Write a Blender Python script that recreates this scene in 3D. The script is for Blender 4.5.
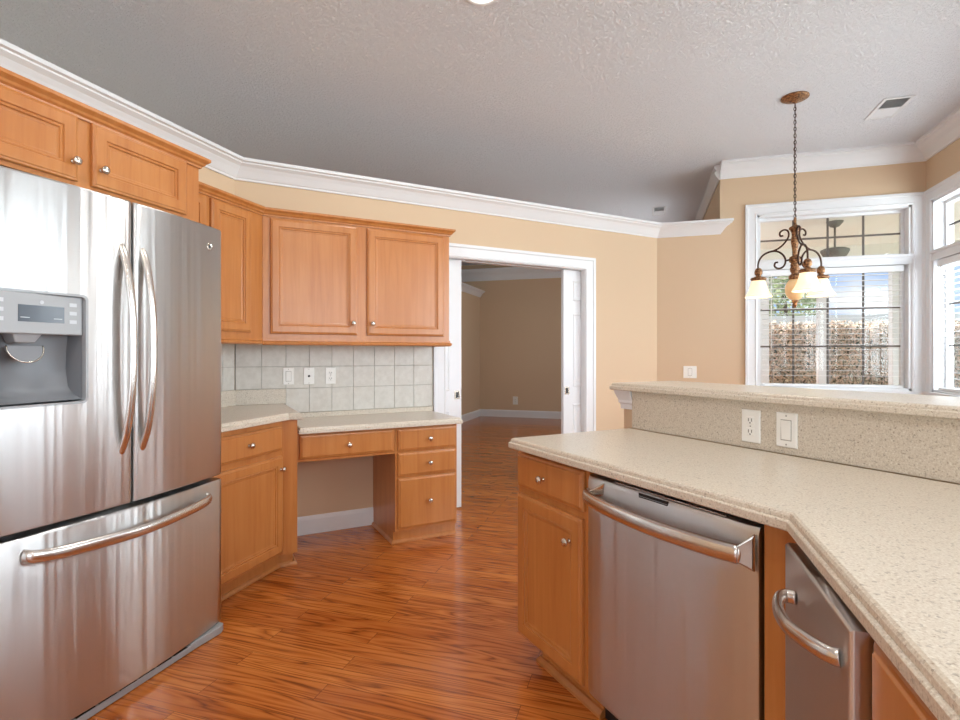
import bpy, bmesh, math, random
from mathutils import Vector, Matrix
random.seed(7)
for o in list(bpy.data.objects): bpy.data.objects.remove(o)
sc = bpy.context.scene
C = sc.collection
PI = math.pi
S = 2 ** -.5

# ------------------------------------------------------------------ camera
cam = bpy.data.cameras.new('camera'); co = bpy.data.objects.new('camera', cam); C.objects.link(co)
cam.sensor_width = 36; cam.lens = 36 * 535 / 960; cam.shift_y = -6 / 960; cam.clip_start = .02; cam.clip_end = 300
co.location = (0, 0, 1.25); co.rotation_euler = (PI / 2, 0, math.radians(17.25))
sc.camera = co
# ------------------------------------------------------------------ exposure
sc.view_settings.view_transform = 'Standard'; sc.view_settings.look = 'None'
sc.view_settings.exposure = 0.03; sc.view_settings.gamma = 1; sc.view_settings.use_curve_mapping = False
# ------------------------------------------------------------------ world
wd = bpy.data.worlds.new('sky'); sc.world = wd; wd.use_nodes = True
nt = wd.node_tree; nt.nodes.clear()
def wn(t, **k):
    n = nt.nodes.new(t)
    for a, b in k.items(): setattr(n, a, b)
    return n
tc = wn('ShaderNodeTexCoord'); mp = wn('ShaderNodeMapping'); mp.inputs['Scale'].default_value = (2, 2, 6)
nz = wn('ShaderNodeTexNoise'); nz.inputs['Scale'].default_value = 2.2; nz.inputs['Detail'].default_value = 6
rp = wn('ShaderNodeValToRGB'); rp.color_ramp.elements[0].position = .48; rp.color_ramp.elements[1].position = .66
rp.color_ramp.elements[0].color = (.46, .62, .90, 1); rp.color_ramp.elements[1].color = (1, 1, 1, 1)
bg = wn('ShaderNodeBackground'); bg.inputs['Strength'].default_value = 1.15; wo = wn('ShaderNodeOutputWorld')
l = nt.links.new
l(tc.outputs['Generated'], mp.inputs['Vector']); l(mp.outputs['Vector'], nz.inputs['Vector']); l(nz.outputs['Fac'], rp.inputs['Fac'])
l(rp.outputs['Color'], bg.inputs['Color']); l(bg.outputs['Background'], wo.inputs['Surface'])
# ------------------------------------------------------------------ sun, daylight and added fill
def light(name, kind, loc, target, energy, color=(1, 1, 1), size=(1, 1), shape='RECTANGLE'):
    d = bpy.data.lights.new(name, kind); d.energy = energy; d.color = color
    if kind == 'AREA':
        d.shape = shape; d.size = size[0]; d.size_y = size[1]
    o = bpy.data.objects.new(name, d); C.objects.link(o); o.location = loc
    o.rotation_euler = (Vector(target) - Vector(loc)).to_track_quat('-Z', 'Y').to_euler()
    return o
sun = light('sun', 'SUN', (-10, 30, 20), (-10 + .12, 30 - .75, 20 - .66), 12.0, (1, .98, .95)); sun.data.angle = .02
DAY = (.86, .94, 1.0)
light('daylight_nook_window', 'AREA', (2.85, 4.55, 1.75), (0, 4.55, 1.75), 85, DAY, (1.4, 1.5))
light('unseen_side_window_fill', 'AREA', (2.85, 2.55, 1.75), (0, 2.55, 1.75), 105, DAY, (1.9, 1.55))  # fill through an unseen opening, widened to soften its glare
light('unseen_sink_window_fill', 'AREA', (2.85, -.45, 1.75), (0, -.45, 1.75), 115, DAY, (2.9, 1.55))  # unseen like the side one, wide so the steel reflects less glare
light('added_rear_fill', 'AREA', (-.1, -3.95, 1.5), (-.1, 0, 1.5), 85, DAY, (3.9, 2.2))  # fill lamp added behind the camera
light('added_hall_fill', 'AREA', (-6.85, 2.0, 1.6), (0, 2.0, 1.6), 95, DAY, (3.6, 1.6))  # fill lamp added to lift the ceiling beyond the low walls
light('added_far_room_fill', 'AREA', (.93, 7.4, 1.7), (-3, 7.4, 1.7), 62, DAY, (1.6, 1.5))  # fill lamp added to brighten the dim far room
CANS = [(-.78, 2.547), (-.78, .3), (-.78, -1.9), (1.0, -1.2), (1.0, .6)]  # first is in view; the rest are added fill lights
CAN_POWER = 12

# ------------------------------------------------------------------ colour / material helpers
def lin(r, g, b):
    f = lambda c: (c / 255 / 12.92) if c / 255 <= .04045 else ((c / 255 + .055) / 1.055) ** 2.4
    return (f(r), f(g), f(b), 1)
class Mat:
    def __init__(s, name):
        s.m = bpy.data.materials.new(name); s.m.use_nodes = True; s.t = s.m.node_tree
        s.p = s.t.nodes['Principled BSDF']; s.out = s.t.nodes['Material Output']
    def n(s, t, ins=None, **k):
        x = s.t.nodes.new(t)
        for a, b in k.items(): setattr(x, a, b)
        for a, b in (ins or {}).items(): x.inputs[a].default_value = b
        return x
    def l(s, a, b): s.t.links.new(a, b)
    def set(s, **k):
        for a, b in k.items(): s.p.inputs[a.replace('_', ' ')].default_value = b
    def pos(s, scale):
        g = s.n('ShaderNodeNewGeometry'); m = s.n('ShaderNodeMapping'); m.inputs['Scale'].default_value = scale
        s.l(g.outputs['Position'], m.inputs['Vector']); return m.outputs['Vector']
    def ramp(s, fac, stops):
        r = s.n('ShaderNodeValToRGB'); cr = r.color_ramp
        while len(cr.elements) < len(stops): cr.elements.new(.5)
        for e, (p, c) in zip(cr.elements, stops): e.position = p; e.color = c
        s.l(fac, r.inputs['Fac']); return r.outputs['Color']
    def bump(s, h, strength, dist):
        b = s.n('ShaderNodeBump', {'Strength': strength, 'Distance': dist}); s.l(h, b.inputs['Height']); s.l(b.outputs['Normal'], s.p.inputs['Normal'])
    def mix(s, fac, a, b, blend='MIX'):
        x = s.n('ShaderNodeMix', data_type='RGBA', blend_type=blend)
        for i, v in ((0, fac), (6, a), (7, b)):
            if hasattr(v, 'links'): s.l(v, x.inputs[i])
            else: x.inputs[i].default_value = v
        return x.outputs[2]
def plain(name, col, rough=.5, metal=0, bumpy=None):
    m = Mat(name); m.set(Base_Color=col, Roughness=rough, Metallic=metal)
    if bumpy:
        nz = m.n('ShaderNodeTexNoise', {'Scale': bumpy[0], 'Detail': 3}); m.l(m.pos((1, 1, 1)), nz.inputs['Vector']); m.bump(nz.outputs['Fac'], bumpy[1], bumpy[2])
    return m.m
M = {}
M['wall'] = plain('tan_paint', lin(214, 187, 156), .75, 0, (160, .15, .002))
M['trim'] = plain('white_trim_paint', lin(230, 231, 233), .4, 0, (60, .04, .002))
M['white_plastic'] = plain('white_plastic', lin(240, 238, 232), .35, 0, (40, .02, .001))
M['button'] = plain('pale_grey_button', lin(196, 200, 203), .4, 0, (40, .02, .001))
M['black'] = plain('black_gap', lin(22, 20, 19), .6, 0, (60, .05, .001))
M['dark_slot'] = plain('dark_slot', lin(60, 58, 56), .5, 0, (60, .05, .001))
M['grout'] = plain('grout', lin(172, 167, 158), .9, 0, (300, .2, .001))
M['chrome'] = plain('satin_nickel', lin(205, 198, 188), .22, 1, (50, .02, .001))
M['bronze'] = plain('dark_bronze', lin(74, 52, 42), .4, .7, (80, .2, .002))
M['muntin'] = plain('dark_grille_bars', lin(96, 88, 82), .5, 0, (60, .05, .001))
M['grey_plastic'] = plain('grey_plastic', lin(160, 162, 164), .35, 0, (60, .05, .001))
M['dark_plastic'] = plain('dark_grey_plastic', lin(128, 130, 134), .4, 0, (60, .05, .001))
M['vent_dark'] = plain('vent_shadow_slot', lin(100, 100, 100), .6, 0, (60, .05, .001))
M['concrete'] = plain('porch_concrete', lin(205, 200, 190), .85, 0, (20, .2, .01))
M['cream'] = plain('cream_porch_ceiling', lin(240, 237, 230), .7, 0, (30, .05, .003))
M['lawn'] = plain('lawn', lin(120, 140, 80), .9, 0, (30, .6, .03))
M['bark'] = plain('bark', lin(110, 90, 75), .9, 0, (20, .6, .03))
M['pgrey'] = plain('porch_fixture_metal', lin(120, 118, 112), .5, .3, (60, .05, .001))

def mk_ceiling():
    m = Mat('textured_ceiling'); m.set(Base_Color=lin(243, 245, 250), Roughness=.85)
    a = m.n('ShaderNodeTexNoise', {'Scale': 62, 'Detail': 4, 'Roughness': .6, 'Distortion': .8}); m.l(m.pos((1, 1, 1)), a.inputs['Vector'])
    r = m.n('ShaderNodeMapRange', {1: .42, 2: .62}); m.l(a.outputs['Fac'], r.inputs[0]); m.bump(r.outputs[0], .9, .0085); return m.m
M['ceiling'] = mk_ceiling()

def mk_wood(name, base, dark, light_, gloss=.33, scale=(26, 26, 1.6)):
    m = Mat(name)
    a = m.n('ShaderNodeTexNoise', {'Scale': 1, 'Detail': 5, 'Roughness': .6, 'Distortion': .5}); m.l(m.pos(scale), a.inputs['Vector'])
    b = m.n('ShaderNodeTexNoise', {'Scale': 3.5, 'Detail': 2}); m.l(m.pos((1, 1, 1)), b.inputs['Vector'])
    c1 = m.ramp(a.outputs['Fac'], [(.3, dark), (.5, base), (.72, light_)])
    c2 = m.mix(m.ramp(b.outputs['Fac'], [(.4, (0, 0, 0, 1)), (.65, (.35, .35, .35, 1))]), c1, dark)
    m.l(c2, m.p.inputs['Base Color']); m.set(Roughness=gloss, Coat_Weight=.25, Coat_Roughness=.2); m.bump(a.outputs['Fac'], .06, .002); return m.m
M['maple'] = mk_wood('honey_maple', lin(188, 121, 62), lin(176, 107, 51), lin(195, 130, 71))

def mk_floor():
    m = Mat('oak_strip_floor')
    v = m.pos((1, 1, 1))
    bk = m.n('ShaderNodeTexBrick', {'Scale': 1, 'Mortar Size': .0012, 'Mortar Smooth': .1, 'Brick Width': 1.15, 'Row Height': .098, 'Bias': 0,
             'Color1': (0, 0, 0, 1), 'Color2': (1, 1, 1, 1), 'Mortar': (.5, .5, .5, 1)}, offset=.37, offset_frequency=2, squash=1)
    m.l(v, bk.inputs['Vector'])
    sep = m.n('ShaderNodeVectorMath', operation='MULTIPLY_ADD'); sep.inputs[1].default_value = (7, 3, 5)
    m.l(bk.outputs['Color'], sep.inputs[0]); m.l(v, sep.inputs[2])
    mp = m.n('ShaderNodeMapping'); mp.inputs['Scale'].default_value = (.55, 6.5, 1); m.l(sep.outputs[0], mp.inputs['Vector'])
    n1 = m.n('ShaderNodeTexNoise', {'Scale': 1.6, 'Detail': 2, 'Distortion': .4}); m.l(mp.outputs[0], n1.inputs['Vector'])
    # cathedral rings: contour lines of a smooth stretched noise
    mu = m.n('ShaderNodeMath', {1: 12}, operation='MULTIPLY'); m.l(n1.outputs['Fac'], mu.inputs[0])
    fr = m.n('ShaderNodeMath', operation='PINGPONG'); fr.inputs[1].default_value = .5; m.l(mu.outputs[0], fr.inputs[0])
    mp2 = m.n('ShaderNodeMapping'); mp2.inputs['Scale'].default_value = (5, 130, 1); m.l(sep.outputs[0], mp2.inputs['Vector'])
    n2 = m.n('ShaderNodeTexNoise', {'Scale': 1, 'Detail': 4, 'Roughness': .6}); m.l(mp2.outputs[0], n2.inputs['Vector'])
    ad = m.n('ShaderNodeMath', {1: .55, 2: 0}, operation='MULTIPLY_ADD'); m.l(n2.outputs['Fac'], ad.inputs[0]); m.l(fr.outputs[0], ad.inputs[2])
    col = m.ramp(ad.outputs[0], [(.22, lin(124, 62, 20)), (.42, lin(186, 105, 42)), (.75, lin(209, 130, 60))])
    tint = m.ramp(bk.outputs['Color'], [(0, lin(232, 214, 204)), (1, lin(255, 252, 250))])
    c2 = m.mix(1.0, col, tint, 'MULTIPLY')
    c3 = m.mix(bk.outputs['Fac'], c2, lin(105, 55, 24)); m.l(c3, m.p.inputs['Base Color'])
    m.set(Roughness=.24, Coat_Weight=.3, Coat_Roughness=.12)
    m.bump(ad.outputs[0], .08, .0015); return m.m
M['floor'] = mk_floor()

def mk_granite():
    m = Mat('speckled_solid_surface')
    v = m.pos((1, 1, 1))
    a = m.n('ShaderNodeTexNoise', {'Scale': 230, 'Detail': 3, 'Roughness': .7}); m.l(v, a.inputs['Vector'])
    b = m.n('ShaderNodeTexVoronoi', {'Scale': 230}); m.l(v, b.inputs['Vector'])
    c = m.ramp(a.outputs['Fac'], [(.30, lin(166, 146, 124)), (.42, lin(204, 192, 174)), (.60, lin(216, 206, 190)), (.72, lin(232, 227, 216))])
    d = m.ramp(b.outputs['Color'], [(.08, lin(120, 98, 76)), (.2, (1, 1, 1, 1)), (.9, (1, 1, 1, 1))])
    m.l(m.mix(.45, c, d, 'MULTIPLY'), m.p.inputs['Base Color']); m.set(Roughness=.28); return m.m
M['granite'] = mk_granite()

def mk_tile():
    m = Mat('beige_stone_tile')
    v = m.pos((1, 1, 1))
    a = m.n('ShaderNodeTexNoise', {'Scale': 22, 'Detail': 5, 'Roughness': .65}); m.l(v, a.inputs['Vector'])
    m.l(m.ramp(a.outputs['Fac'], [(.35, lin(202, 197, 187)), (.65, lin(214, 210, 201))]), m.p.inputs['Base Color']); m.set(Roughness=.4); m.bump(a.outputs['Fac'], .1, .002); return m.m
M['tile'] = mk_tile()

def mk_steel(name, col, rough, wob):
    m = Mat(name)
    m.set(Base_Color=col, Metallic=1, Roughness=rough, Anisotropic=.96, Anisotropic_Rotation=.25)
    tg = m.n('ShaderNodeTangent', direction_type='RADIAL', axis='Z'); m.l(tg.outputs[0], m.p.inputs['Tangent'])
    a = m.n('ShaderNodeTexNoise', {'Scale': 1, 'Detail': 3.5, 'Roughness': .45}); m.l(m.pos((7, 7, .22)), a.inputs['Vector'])
    b = m.n('ShaderNodeTexNoise', {'Scale': 1, 'Detail': 1}); m.l(m.pos((6, 6, 900)), b.inputs['Vector'])
    ma = m.n('ShaderNodeMath', {1: .004}, operation='MULTIPLY_ADD'); m.l(b.outputs['Fac'], ma.inputs[0]); m.l(a.outputs['Fac'], ma.inputs[2])
    m.bump(ma.outputs[0], wob, .012)
    return m.m
M['steel'] = mk_steel('brushed_stainless', lin(208, 207, 206), .32, 1.0)
M['steel_handle'] = plain('stainless_handle', lin(214, 208, 202), .24, 1, (50, .03, .001))
M['steel_dark'] = mk_steel('brushed_stainless_darker', lin(214, 210, 208), .34, .3)

def mk_glass():
    m = Mat('window_glass'); t = m.n('ShaderNodeBsdfTransparent', {'Color': (.97, .98, .98, 1)}); g = m.n('ShaderNodeBsdfGlossy', {'Roughness': .02})
    lw = m.n('ShaderNodeLayerWeight'); pw = m.n('ShaderNodeMath', {1: 5}, operation='POWER'); m.l(lw.outputs['Facing'], pw.inputs[0]); ma = m.n('ShaderNodeMath', {1: .5, 2: .03}, operation='MULTIPLY_ADD'); m.l(pw.outputs[0], ma.inputs[0]); mx = m.n('ShaderNodeMixShader'); m.l(ma.outputs[0], mx.inputs[0]); m.l(t.outputs[0], mx.inputs[1]); m.l(g.outputs[0], mx.inputs[2])
    m.l(mx.outputs[0], m.out.inputs['Surface']); return m.m
M['glass'] = mk_glass()
def mk_blind():
    m = Mat('white_blind_slat'); m.set(Base_Color=lin(240, 242, 244), Roughness=.5)
    nz = m.n('ShaderNodeTexNoise', {'Scale': 30}); m.bump(nz.outputs['Fac'], .03, .001); return m.m
M['blind'] = mk_blind()
def mk_shade(name, col, e):
    m = Mat(name); nz = m.n('ShaderNodeTexNoise', {'Scale': 14, 'Detail': 3}); m.l(m.pos((1, 1, 1)), nz.inputs['Vector'])
    c = m.ramp(nz.outputs['Fac'], [(.35, lin(*[max(0, x - 14) for x in col])), (.65, lin(*col))])
    m.l(c, m.p.inputs['Base Color']); m.l(c, m.p.inputs['Emission Color']); m.set(Roughness=.35, Emission_Strength=e); return m.m
M['shade'] = mk_shade('frosted_glass_shade', (255, 238, 205), .75)
M['bowl'] = mk_shade('amber_glass_bowl', (238, 200, 150), .25)
def mk_emit(name, col, e):
    m = Mat(name); nz = m.n('ShaderNodeTexNoise', {'Scale': 5}); m.l(m.ramp(nz.outputs['Fac'], [(0, col), (1, col)]), m.p.inputs['Emission Color']); m.set(Base_Color=col, Emission_Strength=e); return m.m
M['lens'] = mk_emit('lit_lens', (1, .93, .8, 1), 4)
def mk_antique():
    m = Mat('antique_gold'); nz = m.n('ShaderNodeTexNoise', {'Scale': 90, 'Detail': 3}); m.l(m.pos((1, 1, 1)), nz.inputs['Vector'])
    m.l(m.ramp(nz.outputs['Fac'], [(.35, lin(74, 44, 30)), (.62, lin(172, 126, 84))]), m.p.inputs['Base Color']); m.set(Roughness=.4, Metallic=.55); m.bump(nz.outputs['Fac'], .3, .003); return m.m
M['gold'] = mk_antique()
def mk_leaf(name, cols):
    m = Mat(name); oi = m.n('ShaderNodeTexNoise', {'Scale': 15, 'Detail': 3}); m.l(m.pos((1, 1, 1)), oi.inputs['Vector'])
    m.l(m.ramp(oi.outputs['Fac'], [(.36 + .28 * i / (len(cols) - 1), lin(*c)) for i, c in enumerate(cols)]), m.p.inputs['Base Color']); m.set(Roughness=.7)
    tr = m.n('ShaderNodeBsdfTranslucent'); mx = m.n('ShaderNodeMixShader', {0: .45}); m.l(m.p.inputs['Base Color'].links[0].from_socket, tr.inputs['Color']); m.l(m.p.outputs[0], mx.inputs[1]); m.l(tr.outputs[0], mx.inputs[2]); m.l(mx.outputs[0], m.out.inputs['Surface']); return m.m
M['hedge'] = mk_leaf('hedge_leaves', [(60, 74, 54), (225, 200, 176), (255, 232, 216), (104, 112, 84), (255, 245, 232)])  # leaf tones with sunlit flecks and their contrast painted into the colour
M['tree'] = mk_leaf('tree_leaves', [(120, 132, 100), (170, 178, 140), (205, 205, 175)])
M['lcd'] = plain('display_glass', lin(70, 78, 88), .15, 0, (20, .02, .001))

# ------------------------------------------------------------------ mesh helpers
class Frame:                                   # local u (viewer's right), n (out of the wall), z up
    def __init__(s, o, u, n): s.o = Vector((o[0], o[1], 0)); s.u = Vector((u[0], u[1], 0)); s.n = Vector((n[0], n[1], 0))
    def __call__(s, u, n, z): return s.o + s.u * u + s.n * n + Vector((0, 0, z))
WORLD = Frame((0, 0), (1, 0), (0, 1))
BK = Frame((-3.85 * S, 3.85 * S), (S, S), (S, -S))             # pocket door / desk wall: u = along wall
LF = Frame((-2.575, 0), (0, 1), (1, 0))                        # left wall: u = y
PF = Frame((1.17 * S, 1.17 * S), (S, -S), (-S, -S))            # island front: u = -D
PX = Frame((.319, 0), (0, -1), (-1, 0))                        # second island run: u = -y
def DE(d, e): return ((e - d) * S, (e + d) * S)
class MB:
    def __init__(s): s.v = []; s.f = []; s.sm = []
    def add(s, vs, fs, smooth=False):
        k = len(s.v); s.v += [Vector(x) for x in vs]; s.f += [tuple(i + k for i in f) for f in fs]; s.sm += [smooth] * len(fs); return s
    def box(s, fr, u0, u1, n0, n1, z0, z1):
        vs = [fr(u, n, z) for z in (z0, z1) for n in (n0, n1) for u in (u0, u1)]
        return s.add(vs, [(0, 1, 3, 2), (4, 6, 7, 5), (0, 4, 5, 1), (2, 3, 7, 6), (0, 2, 6, 4), (1, 5, 7, 3)])
    def prism(s, poly, z0, z1):
        n = len(poly); vs = [(x, y, z0) for x, y in poly] + [(x, y, z1) for x, y in poly]
        return s.add(vs, [tuple(range(n))[::-1], tuple(range(n, 2 * n))] + [(i, (i + 1) % n, n + (i + 1) % n, n + i) for i in range(n)])
    def rings(s, fr, u0, u1, z0, z1, prof, n0=0):
        vs = []; fs = []
        for ins, d in prof:
            vs += [fr(u0 + ins, n0 + d, z0 + ins), fr(u1 - ins, n0 + d, z0 + ins), fr(u1 - ins, n0 + d, z1 - ins), fr(u0 + ins, n0 + d, z1 - ins)]
        for r in range(len(prof) - 1):
            for i in range(4): fs.append((4 * r + i, 4 * r + (i + 1) % 4, 4 * r + 4 + (i + 1) % 4, 4 * r + 4 + i))
        fs.append((0, 3, 2, 1)); k = 4 * (len(prof) - 1); fs.append((k, k + 1, k + 2, k + 3))
        return s.add(vs, fs)
    def lathe(s, c, axis, prof, seg=24, smooth=True):   # prof: (radius, distance along axis)
        ax = Vector(axis).normalized(); t = Vector((0, 0, 1)) if abs(ax.z) < .9 else Vector((1, 0, 0))
        a = ax.cross(t).normalized(); b = ax.cross(a); c = Vector(c); vs = []; fs = []
        for r, h in prof:
            for i in range(seg):
                w = 2 * PI * i / seg; vs.append(c + ax * h + (a * math.cos(w) + b * math.sin(w)) * r)
        for k in range(len(prof) - 1):
            for i in range(seg): fs.append((k * seg + i, k * seg + (i + 1) % seg, (k + 1) * seg + (i + 1) % seg, (k + 1) * seg + i))
        s.add(vs, fs, smooth)
        if prof[0][0] > 1e-4: s.add([vs[i] for i in range(seg)], [tuple(range(seg))])
        if prof[-1][0] > 1e-4: s.add([vs[-seg + i] for i in range(seg)], [tuple(range(seg))])
        return s
    def tube(s, pts, ra, rb=None, up=(0, 0, 1), seg=12, radii=None, closed=False):
        rb = rb or ra; pts = [Vector(p) for p in pts]; up = Vector(up); n = len(pts); vs = []; fs = []
        for i, p in enumerate(pts):
            if closed: t = pts[(i + 1) % n] - pts[i - 1]
            else: t = pts[min(i + 1, n - 1)] - pts[max(i - 1, 0)]
            t.normalize(); a = up.cross(t)
            if a.length < 1e-5: a = Vector((1, 0, 0)).cross(t)
            a.normalize(); b = t.cross(a); k = radii[i] if radii else 1
            for j in range(seg):
                w = 2 * PI * j / seg; vs.append(p + a * math.cos(w) * ra * k + b * math.sin(w) * rb * k)
        for i in range(n if closed else n - 1):
            q = (i + 1) % n
            for j in range(seg): fs.append((i * seg + j, i * seg + (j + 1) % seg, q * seg + (j + 1) % seg, q * seg + j))
        s.add(vs, fs, True)
        if not closed: s.add(vs[:seg], [tuple(range(seg))]); s.add(vs[-seg:], [tuple(range(seg))])
        return s
    def sweep(s, path, prof, cap=True):                 # prof: (offset to the right of the path, z), closed outline
        P = [Vector((x, y, 0)) for x, y in path]; n = len(P); m = len(prof); vs = []; fs = []
        R = lambda d: Vector((d.y, -d.x, 0))
        for i in range(n):
            d0 = (P[i] - P[i - 1]).normalized() if i else None; d1 = (P[i + 1] - P[i]).normalized() if i < n - 1 else None
            if d0 is None: nn = R(d1)
            elif d1 is None: nn = R(d0)
            else:
                a, b = R(d0), R(d1); nn = (a + b) / (1 + a.dot(b))
            vs += [P[i] + nn * o + Vector((0, 0, z)) for o, z in prof]
        for i in range(n - 1):
            for j in range(m): fs.append((i * m + j, i * m + (j + 1) % m, (i + 1) * m + (j + 1) % m, (i + 1) * m + j))
        s.add(vs, fs)
        if cap: s.add(vs[:m], [tuple(range(m))]); s.add(vs[-m:], [tuple(range(m))])
        return s
    def build(s, name, mat, parent=None, bevel=0, seg=2, origin=None):
        if parent is not None:
            r = parent
            while r.parent: r = r.parent
            org = Vector(r['_o'])
        else:
            xs = [v.x for v in s.v]; ys = [v.y for v in s.v]
            org = Vector(origin) if origin else Vector(((min(xs) + max(xs)) / 2, (min(ys) + max(ys)) / 2, min(v.z for v in s.v)))
        me = bpy.data.meshes.new(name); me.from_pydata([tuple(v - org) for v in s.v], [], s.f)
        me.polygons.foreach_set('use_smooth', s.sm)
        b = bmesh.new(); b.from_mesh(me); bmesh.ops.remove_doubles(b, verts=b.verts, dist=1e-6); bmesh.ops.recalc_face_normals(b, faces=b.faces); b.to_mesh(me); b.free()
        me.materials.append(mat); o = bpy.data.objects.new(name, me); C.objects.link(o)
        if parent is None: o.location = org; o['_o'] = tuple(org)
        else: o.parent = parent
        if bevel:
            md = o.modifiers.new('bevel', 'BEVEL'); md.width = bevel; md.segments = seg; md.limit_method = 'ANGLE'; md.angle_limit = math.radians(35)
        return o
def tag(o, label=None, cat=None, group=None, kind=None):
    for k, v in (('label', label), ('category', cat), ('group', group), ('kind', kind)):
        if v: o[k] = v
    return o
def thing(name, loc, label, cat, group=None):
    o = bpy.data.objects.new(name, None); C.objects.link(o); o.location = loc; o['_o'] = tuple(loc); o.empty_display_size = .1
    return tag(o, label, cat, group)
def struct(o, label=None): return tag(o, label, kind='structure')
def arc(pts, n=10):                                      # Catmull-Rom through points
    P = [Vector(p) for p in pts]; P = [P[0] * 2 - P[1]] + P + [P[-1] * 2 - P[-2]]; out = []
    for i in range(1, len(P) - 2):
        for k in range(n):
            t = k / n; a, b, c, d = P[i - 1:i + 3]
            out.append(.5 * ((2 * b) + (c - a) * t + (2 * a - 5 * b + 4 * c - d) * t * t + (3 * b - a - 3 * c + d) * t ** 3))
    return out + [P[-2]]

# ================================================================== SETTING
CZ = 3.05
b = MB(); b.box(WORLD, -6.6, 2.45, -3.9, 10.5, -.12, 0); struct(b.build('floor', M['floor']))
b = MB(); b.box(WORLD, -6.7, 2.46, -4.0, 10.6, CZ, CZ + .2); struct(b.build('ceiling', M['ceiling']))
LZ = 2.50                                                # top of the low walls
# low left wall (with its open space above)
b = MB(); b.box(WORLD, -2.715, -2.575, -3.75, 2.95, 0, LZ); struct(b.build('wall_left', M['wall']))
# pocket door wall, hollow for the doors
OP0, OP1, OPZ = 1.705, 3.115, 2.03
b = MB()
for n0, n1 in ((-.05, 0), (-.15, -.10)):
    b.box(BK, .15, OP0, n0, n1, 0, LZ); b.box(BK, OP1, 3.995, n0, n1, 0, LZ); b.box(BK, OP0, OP1, n0, n1, OPZ, LZ)
b.box(BK, .15, 3.99, -.10, -.05, OPZ + .06, LZ); b.box(BK, .15, .9, -.10, -.05, 0, OPZ + .06)
struct(b.build('wall_back', M['wall']))
WY = 5.547; WX = 2.305; CX = .672
# wall between the pocket doors and the nook, low part and full height window wall
HX0, HX1, HZ0, HZ1 = .99, 2.20, .93, 2.545
b = MB(); b.box(WORLD, .102, CX, WY, WY + .14, 0, LZ)
b.box(WORLD, CX, HX0, WY, WY + .14, 0, CZ); b.box(WORLD, HX0, HX1, WY, WY + .14, 0, HZ0); b.box(WORLD, HX0, HX1, WY, WY + .14, HZ1, CZ); b.box(WORLD, HX1, 2.445, WY, WY + .14, 0, CZ)
for q in ((WY + .14, 6.55, 0, CZ), (8.25, 10.45, 0, CZ), (6.55, 8.25, 0, HZ0), (6.55, 8.25, HZ1, CZ)): b.box(WORLD, CX, CX + .14, *q)
struct(b.build('wall_nook', M['wall']))
RW = [(3.90, 5.44), (1.55, 3.55), (-1.95, 1.05)]
b = MB(); ys = [-3.75] + [y for p in RW[::-1] for y in p] + [WY]
for i in range(0, len(ys), 2): b.box(WORLD, WX, WX + .14, ys[i], ys[i + 1], 0, CZ)
for y0, y1 in RW: b.box(WORLD, WX, WX + .14, y0, y1, 0, HZ0); b.box(WORLD, WX, WX + .14, y0, y1, HZ1, CZ)
struct(b.build('wall_right', M['wall']))
RB = (-2.1, 1.9)
b = MB(); b.box(WORLD, -6.6, RB[0], -3.89, -3.75, 0, CZ); b.box(WORLD, RB[1], 2.445, -3.89, -3.75, 0, CZ); b.box(WORLD, RB[0], RB[1], -3.89, -3.75, 0, .40); b.box(WORLD, RB[0], RB[1], -3.89, -3.75, HZ1, CZ)
struct(b.build('wall_front', M['wall']))
b = MB(); OW = (.1, 3.9)
for q in ((-3.89, OW[0], 0, CZ), (OW[1], 10.45, 0, CZ), (OW[0], OW[1], 0, HZ0), (OW[0], OW[1], HZ1, CZ)): b.box(WORLD, -6.74, -6.6, *q)
struct(b.build('wall_outer', M['wall']))
FY = 10.31; FX = -3.2
b = MB(); b.box(WORLD, -6.6, CX, FY, FY + .14, 0, CZ); struct(b.build('wall_far', M['wall']))
b = MB(); b.box(WORLD, FX - .14, FX, 6.2, 10.31, 0, LZ); struct(b.build('wall_hall', M['wall']))

# crown mouldings: (offset, z) outlines
def crown(zb, zt, out, back=0): 
    h = zt - zb
    return [(back, zb), (.012, zb), (.016, zb + .012), (.022, zb + .016), (.03, zb + .22 * h), (.05, zb + .45 * h), (out * .62, zb + .62 * h), (out * .84, zb + .74 * h), (out * .86, zb + .80 * h), (out, zb + .84 * h), (out, zt), (back, zt)]
b = MB(); b.sweep([(-2.575, -3.75), (-2.575, 2.870), (.102, WY), (CX - .005, WY), (CX - .005, WY + .05)], crown(2.39, 2.512, .11, -.0)); struct(b.build('trim_1', M['trim']))
b = MB(); b.sweep([(CX, WY), (WX, WY), (WX, -3.75)], crown(2.912, CZ, .125)); b.sweep([(CX, FY), (CX, WY - .004)], crown(2.912, CZ, .05)); struct(b.build('trim_2', M['trim']))
b = MB(); b.sweep([(-6.6, FY), (CX, FY)], crown(2.72, 2.95, .14)); struct(b.build('trim_3', M['trim']))
b = MB(); b.sweep([(FX, 6.2), (FX, 10.30)], crown(2.39, 2.512, .11)); struct(b.build('trim_4', M['trim']))
# caps on the low walls
b = MB(); b.prism([(-2.715, -3.74), (-2.575, -3.74), (-2.575, 2.87), (.102, WY), (CX - .01, WY), (CX - .01, WY + .14), (.044, WY + .14), (-2.715, 2.93)], LZ, LZ + .012); struct(b.build('trim_5', M['trim']))
# baseboards
BB = [(0, 0), (.016, 0), (.016, .10), (.012, .115), (.006, .125), (0, .125)]
b = MB(); b.sweep([DE(3.85, .535), DE(3.85, 1.14)], BB); b.sweep([DE(3.85, 3.23), (.102, WY), (WX, WY), (WX, -3.75)], BB); struct(b.build('baseboard_back', M['trim']))
b = MB(); b.sweep([(FX, 6.2), (FX, FY), (CX, FY)], [(o, z * 1.12) for o, z in BB]); struct(b.build('baseboard_far', M['trim']))
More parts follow.
